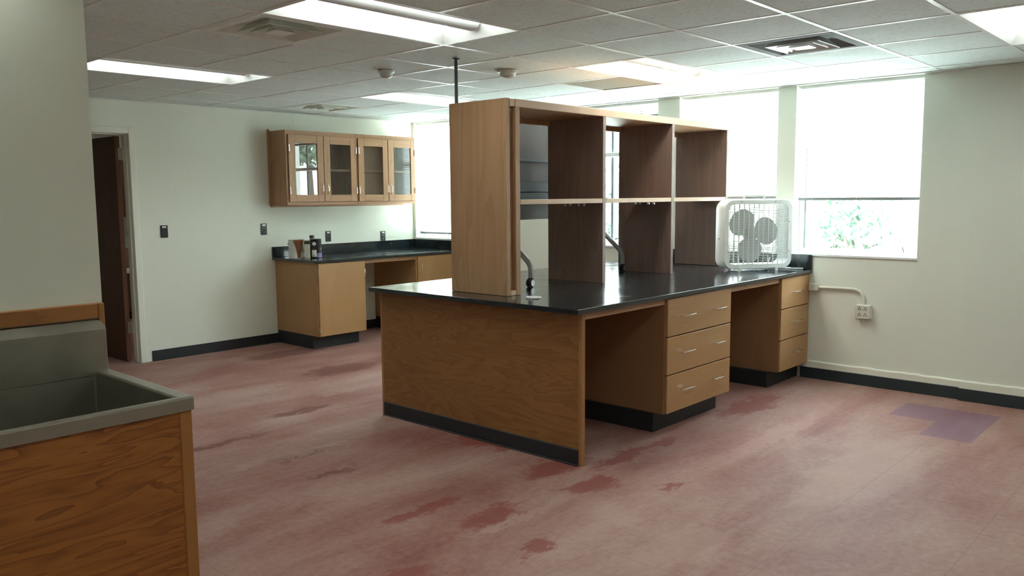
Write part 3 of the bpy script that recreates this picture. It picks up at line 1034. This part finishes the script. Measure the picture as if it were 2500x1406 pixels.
# ------------------------------------------------------------------ surface conduit with quad outlet on the window wall
so = thing('surface_outlet', 'cream four-socket outlet box with bent conduit on the window wall', 'outlet', (XW, -.3, .7))
MB().box(XW-.045, XW-.0005, -.098, -.020, .742, .802).build('junction_box', 'outlet_cream', so, bevel=.004)
pts = [(XW-.018, -.09, .772), (XW-.018, -.30, .775)]+[(XW-.018, -.38-.085*math.sin(a), .690+.085*math.cos(a)) for a in [math.radians(v) for v in (0, 15, 30, 45, 60, 75, 90)]]+[(XW-.018, -.465, .655)]
MB().tube(pts, .012, 12).build('conduit', 'outlet_cream', so, smooth=True)
ob = MB().box(XW-.058, XW-.0005, -.527, -.412, .545, .657).build('outlet_box', 'outlet_cream', so, bevel=.004)
mb = MB()
for y in (-.447, -.492):
    for z in (.577, .625):
        for dy, dz, s in ((-.009, -.004, .0028), (.009, -.004, .0028), (0, .010, .0035)):
            mb.box(XW-.0595, XW-.057, y+dy-s, y+dy+s, z+dz-.005, z+dz+.005)
mb.build('socket_slots', 'dark', ob)

def wall_plate(x, z, label, kind):
    t = thing('wall_plate', label, 'wall outlet', (x, YL, z), 'black wall plates')
    MB().box(x-.036, x+.036, YL-.008, YL-.0005, z-.059, z+.059).build('plate', 'dark', t, bevel=.003)
    MB().box(x-.019, x+.019, YL-.0095, YL-.0078, z+.034, z+.051).build('label_strip', 'label', t)
    if kind:
        mb = MB()
        for dz in (-.028, .008):
            mb.lathe([(.016, -.0105), (.017, -.0078)], (x, YL, z+dz), axis='y', seg=20)
        mb.build('sockets', 'rubber_teal', t)
        mb = MB()
        for dz in (-.028, .008):
            for dx in (-.006, .006):
                mb.box(x+dx-.0012, x+dx+.0012, YL-.0112, YL-.0104, z+dz-.005, z+dz+.005)
        mb.build('slots', 'label', t)
wall_plate(-.03, 1.231, 'black wall plate nearest the doorway', 0)
wall_plate(1.035, 1.216, 'black wall outlet left of the wall cabinets', 1)
wall_plate(1.840, 1.108, 'black wall plate above the counter just right of the paint cans', 0)
wall_plate(2.620, 1.080, 'black wall outlet above the counter towards the corner window', 1)

# ------------------------------------------------------------------ counter along the cabinet wall
cw = thing('counter_worktop', 'black counter with upstand along the cabinet wall, carrying paint cans', 'worktop', (2.1, 4.6, ZC-TC))
MB().box(1.119, XW-.001, 4.202, YL-.001, ZC-TC, ZC).build('slab', 'epoxy', cw, bevel=.004, seg=2)
MB().box(1.119, XW-.001, YL-.022, YL-.001, ZC+.0005, 1.025).build('backsplash', 'epoxy', cw, bevel=.002)
MB().box(XW-.022, XW-.001, 4.205, YL-.022, ZC+.0005, 1.025).build('side_splash', 'epoxy', cw, bevel=.002)

def cupboard(x0, x1, label, hx, hinge_x):
    t = thing('base_cabinet', label, 'cabinet', ((x0+x1)/2, 4.6, 0), 'base cabinets along the cabinet wall')
    yf, zb, zt = 4.231, .135, ZC-TC-.002
    MB().box(x0, x1, yf+.003, YL-.001, zb, zt).build('body', 'maple_v', t, bevel=.002)
    dr = MB().box(x0+.016, x1-.003, yf-.016, yf+.002, zb, zt-.008).build('door', 'maple_v', t, bevel=.003, seg=2)
    hm = MB()
    vert_pull(hm, hx, yf-.016, .69, .795)
    hm.build('handle', 'chrome', dr, smooth=True)
    for z in (.80, .20):
        MB().tube([(hinge_x, yf-.010, z-.03), (hinge_x, yf-.010, z+.03)], .006, 8).build('hinge', 'chrome', dr)
    MB().box(x0+.004, x1-.02, yf+.10, YL-.001, 0, zb-.001).build('toe_kick', 'rubber', t, bevel=.002)
cupboard(1.155, 1.755, 'single-door oak base cabinet at the left end of the counter', 1.728, 1.163)
cupboard(2.478, XW-.006, 'oak base cabinet in the corner behind the bench', 2.53, XW-.02)
tag(MB().box(1.757, 2.476, 4.236, 4.256, .843, ZC-TC-.002).build('apron_rail', 'oak_x', bevel=.002), 'oak rail above the knee space of the wall counter', 'rail')

# ------------------------------------------------------------------ wall cabinets with glass doors
def wall_cab(x0, x1, doors, label):
    t = thing('wall_cabinet', label, 'cabinet', ((x0+x1)/2, 4.98, 1.465), 'glass-door wall cabinets')
    yf, yb, z0, z1 = 4.664, YL-.001, 1.465, 2.232
    mb = MB()
    th = .02
    mb.box(x0, x0+th, yf, yb, z0, z1)
    mb.box(x1-th, x1, yf, yb, z0, z1)
    mb.box(x0+th, x1-th, yf, yb, z0+.012, z0+.03)
    mb.box(x0+th, x1-th, yf, yb, z1-.02, z1)
    mb.box(x0+th, x1-th, yb-.008, yb, z0+.03, z1-.02)
    mb.build('body', 'oak_v', t)
    MB().box(x0+.001, x1-.001, yf-.003, yf+.018, z1-.044, z1-.0205).build('face_rail', 'oak_x', t)
    MB().box(x0+.001, x1-.001, yf-.003, yf+.018, z0, z0+.030).build('face_rail', 'oak_x', t)
    MB().box(x0+th, x1-th, yf+.03, yb-.01, 1.822, 1.842).build('shelf', 'oak_x', t)
    for (a, b, ga, gb, hx, hg) in doors:
        zb, zt, g0, g1 = 1.497, 2.186, 1.570, 2.104
        yd0, yd1 = yf-.020, yf-.001
        mb = MB()
        mb.box(a, ga, yd0, yd1, zb, zt)
        mb.box(gb, b, yd0, yd1, zb, zt)
        dr = mb.build('door', 'oak_v', t, bevel=.002)
        MB().box(ga, gb, yd0, yd1, zb, g0).build('rail', 'oak_x', dr, bevel=.002)
        MB().box(ga, gb, yd0, yd1, g1, zt).build('rail', 'oak_x', dr, bevel=.002)
        MB().quad((ga-.004, yf-.010, g0-.004), (gb+.004, yf-.010, g0-.004), (gb+.004, yf-.010, g1+.004), (ga-.004, yf-.010, g1+.004)).build('pane', 'door_glass', dr)
        hm = MB()
        arch_pull(hm, hx, yd0, 1.575, 1.692)
        hm.build('handle', 'chrome', dr, smooth=True)
        for z in (2.05, 1.615):
            MB().tube([(hg, yd0-.003, z-.035), (hg, yd0-.003, z+.035)], .006, 8).build('hinge', 'chrome', dr)
    return t
wall_cab(1.130, 2.018, [(1.152, 1.577, 1.232, 1.500, 1.545, 1.157), (1.583, 2.004, 1.662, 1.930, 1.612, 2.000)],
         'oak wall cabinet with two glass doors, nearer the doorway')
wall_cab(2.020, 2.866, [(2.034, 2.447, 2.112, 2.376, 2.425, 2.038), (2.455, 2.852, 2.534, 2.790, 2.482, 2.848)],
         'oak wall cabinet with two glass doors, beside the corner window')
vr = MB().box(1.128, 2.93, YL-.03, YL-.001, 1.443, 1.4645).build('mounting_rail', 'oak_x', bevel=.002)
tag(vr, 'long oak rail on the wall directly under the wall cabinets', 'rail')
tag(MB().box(1.112, 1.1295, YL-.03, YL-.001, 1.463, 2.250).build('scribe_strip', 'oak_v', bevel=.002), 'narrow oak strip on the left side of the wall cabinets', 'trim strip')

# ------------------------------------------------------------------ paint cans on the counter
c1 = thing('paint_can', 'large white paint can with a brown drip down its side', 'paint can', (1.205, 4.645, ZC), 'paint cans on the counter')
MB().lathe([(.079, ZC+.001), (.081, ZC+.006), (.079, ZC+.01), (.079, ZC+.185), (.083, ZC+.19), (.083, ZC+.196), (.076, ZC+.196), (.072, ZC+.18)], (1.205, 4.645, 0), seg=40).build('can_body', 'white_plastic', c1, smooth=True)
M['brown_paint'] = plain('brown_paint', (.22, .085, .035), .35, mottled=.35, scale=40)
mb = MB()
bm = mb.bm
view = math.atan2(CY-4.645, CX-1.205)
rows = []
for i in range(15):
    u = i/14
    z = ZC+.194-.188*u
    wl = .62*(1-u)**1.6+.20
    ctr = view+.38-.08*u
    rows.append([bm.verts.new((1.205+(.0845 if i == 0 else .0802)*math.cos(ctr-wl+2*wl*k/8), 4.645+(.0845 if i == 0 else .0802)*math.sin(ctr-wl+2*wl*k/8), z)) for k in range(9)])
for a, b in zip(rows, rows[1:]):
    for k in range(8):
        bm.faces.new((a[k], a[k+1], b[k+1], b[k]))
mb.build('paint_drip', 'brown_paint', c1, smooth=True, label='dried brown paint run')
MB().lathe([(.010, -.004), (.010, .004)], (1.205-.062, 4.645+.05, ZC+.15), axis='x', seg=14).build('ear', 'steel_pole', c1)
mb = MB()
mb.tube([(1.205+.0815*math.cos(view-1.35+2.2*k/14), 4.645+.0815*math.sin(view-1.35+2.2*k/14), ZC+.15-.06*math.sin(PI*k/14)) for k in range(15)], .0015, 6)
mb.build('bail_wire', 'chrome', c1)

tn = thing('solvent_tin', 'narrow beige rectangular tin between the two paint cans', 'tin', (1.246, 4.513, ZC))
M['tin_beige'] = plain('beige_print', (.50, .46, .36), .4, mottled=.12, scale=30)
M['tin_dark'] = plain('dark_green_print', (.035, .035, .022), .4)
ya, yb2 = 4.485, 4.565
def slab_rot(mb, cx, cy, hw, hd, z0, z1, rot):
    pts = []
    for sx, sy in ((-1, -1), (1, -1), (1, 1), (-1, 1)):
        x, y = sx*hw, sy*hd
        pts.append((cx+x*math.cos(rot)-y*math.sin(rot), cy+x*math.sin(rot)+y*math.cos(rot), z0))
    mb.prism(pts, (0, 0, z1-z0))
    return mb
RT = math.radians(-32)
slab_rot(MB(), 1.246, 4.513, .028, .028, ZC+.001, ZC+.185, RT).build('can_body', 'tin_beige', tn, bevel=.003)
slab_rot(MB(), 1.246, 4.513, .0285, .0285, ZC+.150, ZC+.183, RT).build('dark_band', 'tin_dark', tn)
slab_rot(MB(), 1.246, 4.513, .0288, .0288, ZC+.185, ZC+.190, RT).build('top_plate', 'chrome', tn)

bt = thing('bottle', 'dark-capped bottle showing above the tins at the back', 'bottle', (1.405, 4.655, ZC))
MB().lathe([(.036, ZC+.001), (.038, ZC+.01), (.038, ZC+.15), (.022, ZC+.19), (.022, ZC+.20)], (1.405, 4.655, 0)).build('bottle_body', 'label', bt, smooth=True)
MB().lathe([(.026, ZC+.198), (.026, ZC+.228), (.024, ZC+.231)], (1.405, 4.655, 0)).build('cap', 'tin_dark', bt, smooth=True)

c3x, c3y = 1.370, 4.540
c3 = thing('paint_can', 'black paint can with purple base and white label', 'paint can', (c3x, c3y, ZC), 'paint cans on the counter')
M['can_black'] = plain('black_can_print', (.018, .014, .016), .3)
M['can_purple'] = plain('purple_can_print', (.17, .14, .27), .3)
R3 = .060
MB().lathe([(R3-.001, ZC+.001), (R3, ZC+.004), (R3, ZC+.188), (R3+.002, ZC+.190), (R3+.002, ZC+.196), (R3-.004, ZC+.196), (R3-.008, ZC+.188)], (c3x, c3y, 0), seg=36).build('can_body', 'can_black', c3, smooth=True)
v3 = math.atan2(CY-c3y, CX-c3x)
def patch(a0, a1, z0, z1, r):
    mb = MB()
    n = 8
    rr = [[mb.bm.verts.new((c3x+r*math.cos(a0+(a1-a0)*k/n), c3y+r*math.sin(a0+(a1-a0)*k/n), z)) for k in range(n+1)] for z in (z0, z1)]
    for k in range(n):
        mb.bm.faces.new((rr[0][k], rr[0][k+1], rr[1][k+1], rr[1][k]))
    return mb
patch(v3+.15, v3+1.7, ZC+.004, ZC+.052, R3+.0006).build('purple_band', 'can_purple', c3, smooth=True)
patch(v3-.72, v3+.12, ZC+.015, ZC+.085, R3+.0009).build('paper_label', 'label', c3, smooth=True)
mb = MB()
for k in range(7):
    a = v3-.50+.055*k*1.1
    q = patch(a, a+.026, ZC+.020, ZC+.036, R3+.0014)
    me = bpy.data.meshes.new('t'); q.bm.to_mesh(me); mb.bm.from_mesh(me)
mb.build('barcode', 'can_black', c3)
ex, ey = c3x+(R3+.001)*math.cos(v3-.25), c3y+(R3+.001)*math.sin(v3-.25)
bm_e = MB()
for k in range(1):
    n = 20
    dirr = Vector((math.cos(v3-.25), math.sin(v3-.25), 0))
    tang = Vector((-dirr.y, dirr.x, 0))
    ctr = Vector((ex, ey, ZC+.150))
    pts = [ctr+tang*.021*math.cos(2*PI*q/n)+Vector((0, 0, .019*math.sin(2*PI*q/n))) for q in range(n)]
    bm_e.prism(pts, dirr*.003)
bm_e.build('ear', 'basket', c3, bevel=.001)
MB().tube([ctr+dirr*.003, ctr-tang*.03-Vector((0, 0, .03))], .0016, 6).build('bail_wire', 'chrome', c3)
def text_on(txt, size, loc, rot, mat, parent, name):
    cu = bpy.data.curves.new(name, 'FONT')
    cu.body = txt
    cu.size = size
    cu.extrude = .0003
    cu.align_x = 'CENTER'
    ob = bpy.data.objects.new(name+'_tmp', cu)
    C.objects.link(ob)
    dg = bpy.context.evaluated_depsgraph_get()
    me = bpy.data.meshes.new_from_object(ob.evaluated_get(dg))
    bpy.data.objects.remove(ob)
    o = bpy.data.objects.new(name, me)
    C.objects.link(o)
    me.materials.clear()
    me.materials.append(M[mat])
    r = parent
    while r.parent:
        r = r.parent
    o.parent = parent
    o.location = Vector(loc)-Vector(r.location)
    o.rotation_euler = rot
    return o
va3 = v3+.95
text_on('C', .026, (c3x+(R3+.0006)*math.cos(va3), c3y+(R3+.0006)*math.sin(va3), ZC+.085), (PI/2, 0, va3+PI/2), 'label', c3, 'lettering')

# ------------------------------------------------------------------ steel sink with oak cabinet, left foreground
SX0, SX1, SYF, SYB, SZ = -3.85, -2.392, -.239, .470, .90
sc = thing('sink_cabinet', 'oak cabinet under the steel sink in the left foreground', 'cabinet', (-3.1, .1, 0))
MB().box(SX0, -2.442, SYF+.012, SYF+.030, 0, .852).build('front_panel', 'sink_panel', sc)
MB().box(-2.442, SX1-.008, SYF+.008, SYF+.040, 0, .852).build('corner_post', 'sink_post', sc, bevel=.003)
MB().box(SX1-.028, SX1-.010, SYF+.040, SYB+.02, 0, .852).build('side_panel', 'sink_panel', sc)
MB().box(SX0-.018, SX0, SYF+.012, SYB+.02, 0, .852).build('side_panel', 'sink_panel', sc)
sk = thing('steel_sink', 'deep stainless steel sink with tall splashback in the left foreground', 'sink', (-3.1, .1, SZ))
mb = MB()
bm = mb.bm
# rim: outer skirt, flat top and bowl walls
ox0, ox1, oy0, oy1 = SX0, SX1, SYF, SYB-.001
ix0, ix1, iy0, iy1 = SX0+.06, SX1-.048, SYF+.040, .437
def rect4(a, b, c, d_, z):
    return [bm.verts.new(p) for p in ((a, c, z), (b, c, z), (b, d_, z), (a, d_, z))]
R = [rect4(ox0, ox1, oy0, oy1, .8535), rect4(ox0, ox1, oy0, oy1, SZ), rect4(ix0, ix1, iy0, iy1, SZ-.004), rect4(ix0+.012, ix1-.012, iy0+.012, iy1-.012, .56)]
for a, b in zip(R, R[1:]):
    for k in range(4):
        n = (k+1) % 4
        bm.faces.new((a[k], a[n], b[n], b[k]))
bm.faces.new(R[-1])
mb.build('basin', 'steel', sk, bevel=.008, seg=3)
mb = MB()
zb_, zs, zt_ = SZ-.02, 1.055, 1.087
mb.prism([(SX0, .431, zb_), (SX0, .431, zs), (SX0, .478, zt_), (SX0, .484, zt_), (SX0, .484, zb_)], (SX1-.004-SX0, 0, 0))
mb.build('splashback', 'steel', sk, bevel=.002)
mb = MB()
mb.lathe([(.04, .561), (.045, .566), (.03, .563)], (-3.1, .1, 0), seg=24)
mb.build('drain', 'chrome', sk, smooth=True)
wr = thing('splash_trim', 'oak trim above the sink splashback with vertical end cap', 'trim', (-3.1, .49, SZ))
MB().box(SX0, SX1-.012, .474, .4995, 1.090, 1.148).build('rail', 'sink_rail', wr, bevel=.003)
MB().box(SX1-.0115, SX1+.012, .474, .4995, .88, 1.148).build('end_cap', 'sink_post', wr, bevel=.004, seg=2)

# ------------------------------------------------------------------ outdoors
M['ground'] = plain('pale_gravel', (.62, .64, .60), .9, mottled=.25, scale=3)
struct(MB().box(XW+WT, 60, -40, 50, -1.0, -.9).build('ground', 'ground'), 'pale ground outside the windows', 'ground')
M['siding'] = plain('white_ribbed_siding', (.72, .72, .68), .6)
mb = MB()
bm = mb.bm
pts = []
y = -22.0
while y < 16:
    pts += [(11.0, y), (11.0, y+.22), (11.07, y+.27), (11.07, y+.49)]
    y += .54
lo = [bm.verts.new((p[0], p[1], -.9)) for p in pts]
hi = [bm.verts.new((p[0], p[1], 3.2)) for p in pts]
for k in range(len(pts)-1):
    bm.faces.new((lo[k], lo[k+1], hi[k+1], hi[k]))
bk = [bm.verts.new((11.3, p, z)) for p, z in ((-22.0, -.9), (pts[-1][1], -.9), (pts[-1][1], 3.2), (-22.0, 3.2))]
bm.faces.new(bk)
bm.faces.new([hi[0]]+hi[1:]+[bk[2], bk[3]])
sd = struct(mb.build('wall_outside', 'siding'), 'pale ribbed wall of a building outside', 'wall')

def leaf_mat():
    m, nt, b = new_mat('leaf_green')
    n = noise(nt, coords(nt), 2.5, 4)
    L(nt, ramp(nt, n, [(.3, (.09, .155, .11)), (.7, (.19, .29, .20))]), b.inputs[0])
    b.inputs['Roughness'].default_value = .6
    return m
M['leaf'] = leaf_mat()
M['bark'] = plain('bark', (.12, .09, .07), .9)
def tree(x, y, zt, r, rz, n, label, name='tree', cat='tree'):
    t = thing(name, label, cat, (x, y, -.9))
    mb = MB()
    rnd = random.Random(int(x*100+y*10))
    mb.tube([(x, y, -.9), (x+.05, y+.03, (zt-.9)/2), (x, y, zt)], [.09, .07, .03], 8)
    for k in range(6):
        a = k*1.05
        mb.tube([(x, y, zt-rz*.8), (x+r*.6*math.cos(a), y+r*.6*math.sin(a), zt+rz*.2)], [.03, .01], 6)
    mb.build('trunk', 'bark', t)
    mb = MB()
    for k in range(n):
        while True:
            v = Vector((rnd.uniform(-1, 1), rnd.uniform(-1, 1), rnd.uniform(-1, 1)))
            if .25 < v.length < 1:
                break
        p = Vector((x+v.x*r, y+v.y*r, zt+v.z*rz))
        u = Vector((rnd.uniform(-1, 1), rnd.uniform(-1, 1), rnd.uniform(-1, 1))).normalized()
        q = u.cross(Vector((rnd.uniform(-1, 1), rnd.uniform(-1, 1), rnd.uniform(-1, 1)))).normalized()
        s = rnd.uniform(.05, .10)
        mb.quad(p-u*s*1.6, p+q*s*.6, p+u*s*1.6, p-q*s*.6)
    mb.build('foliage', 'leaf', t)
tree(9.4, 1.9, .9, .75, .9, 900, 'small bush seen low through the right window', 'bush', 'bush')
tree(7.6, 5.1, 1.1, .85, .9, 900, 'leafy bush outside the window behind the shelving', 'bush', 'bush')
tree(7.2, -3.9, 2.9, 1.2, .65, 1300, 'leafy tree outside above the ribbed wall')
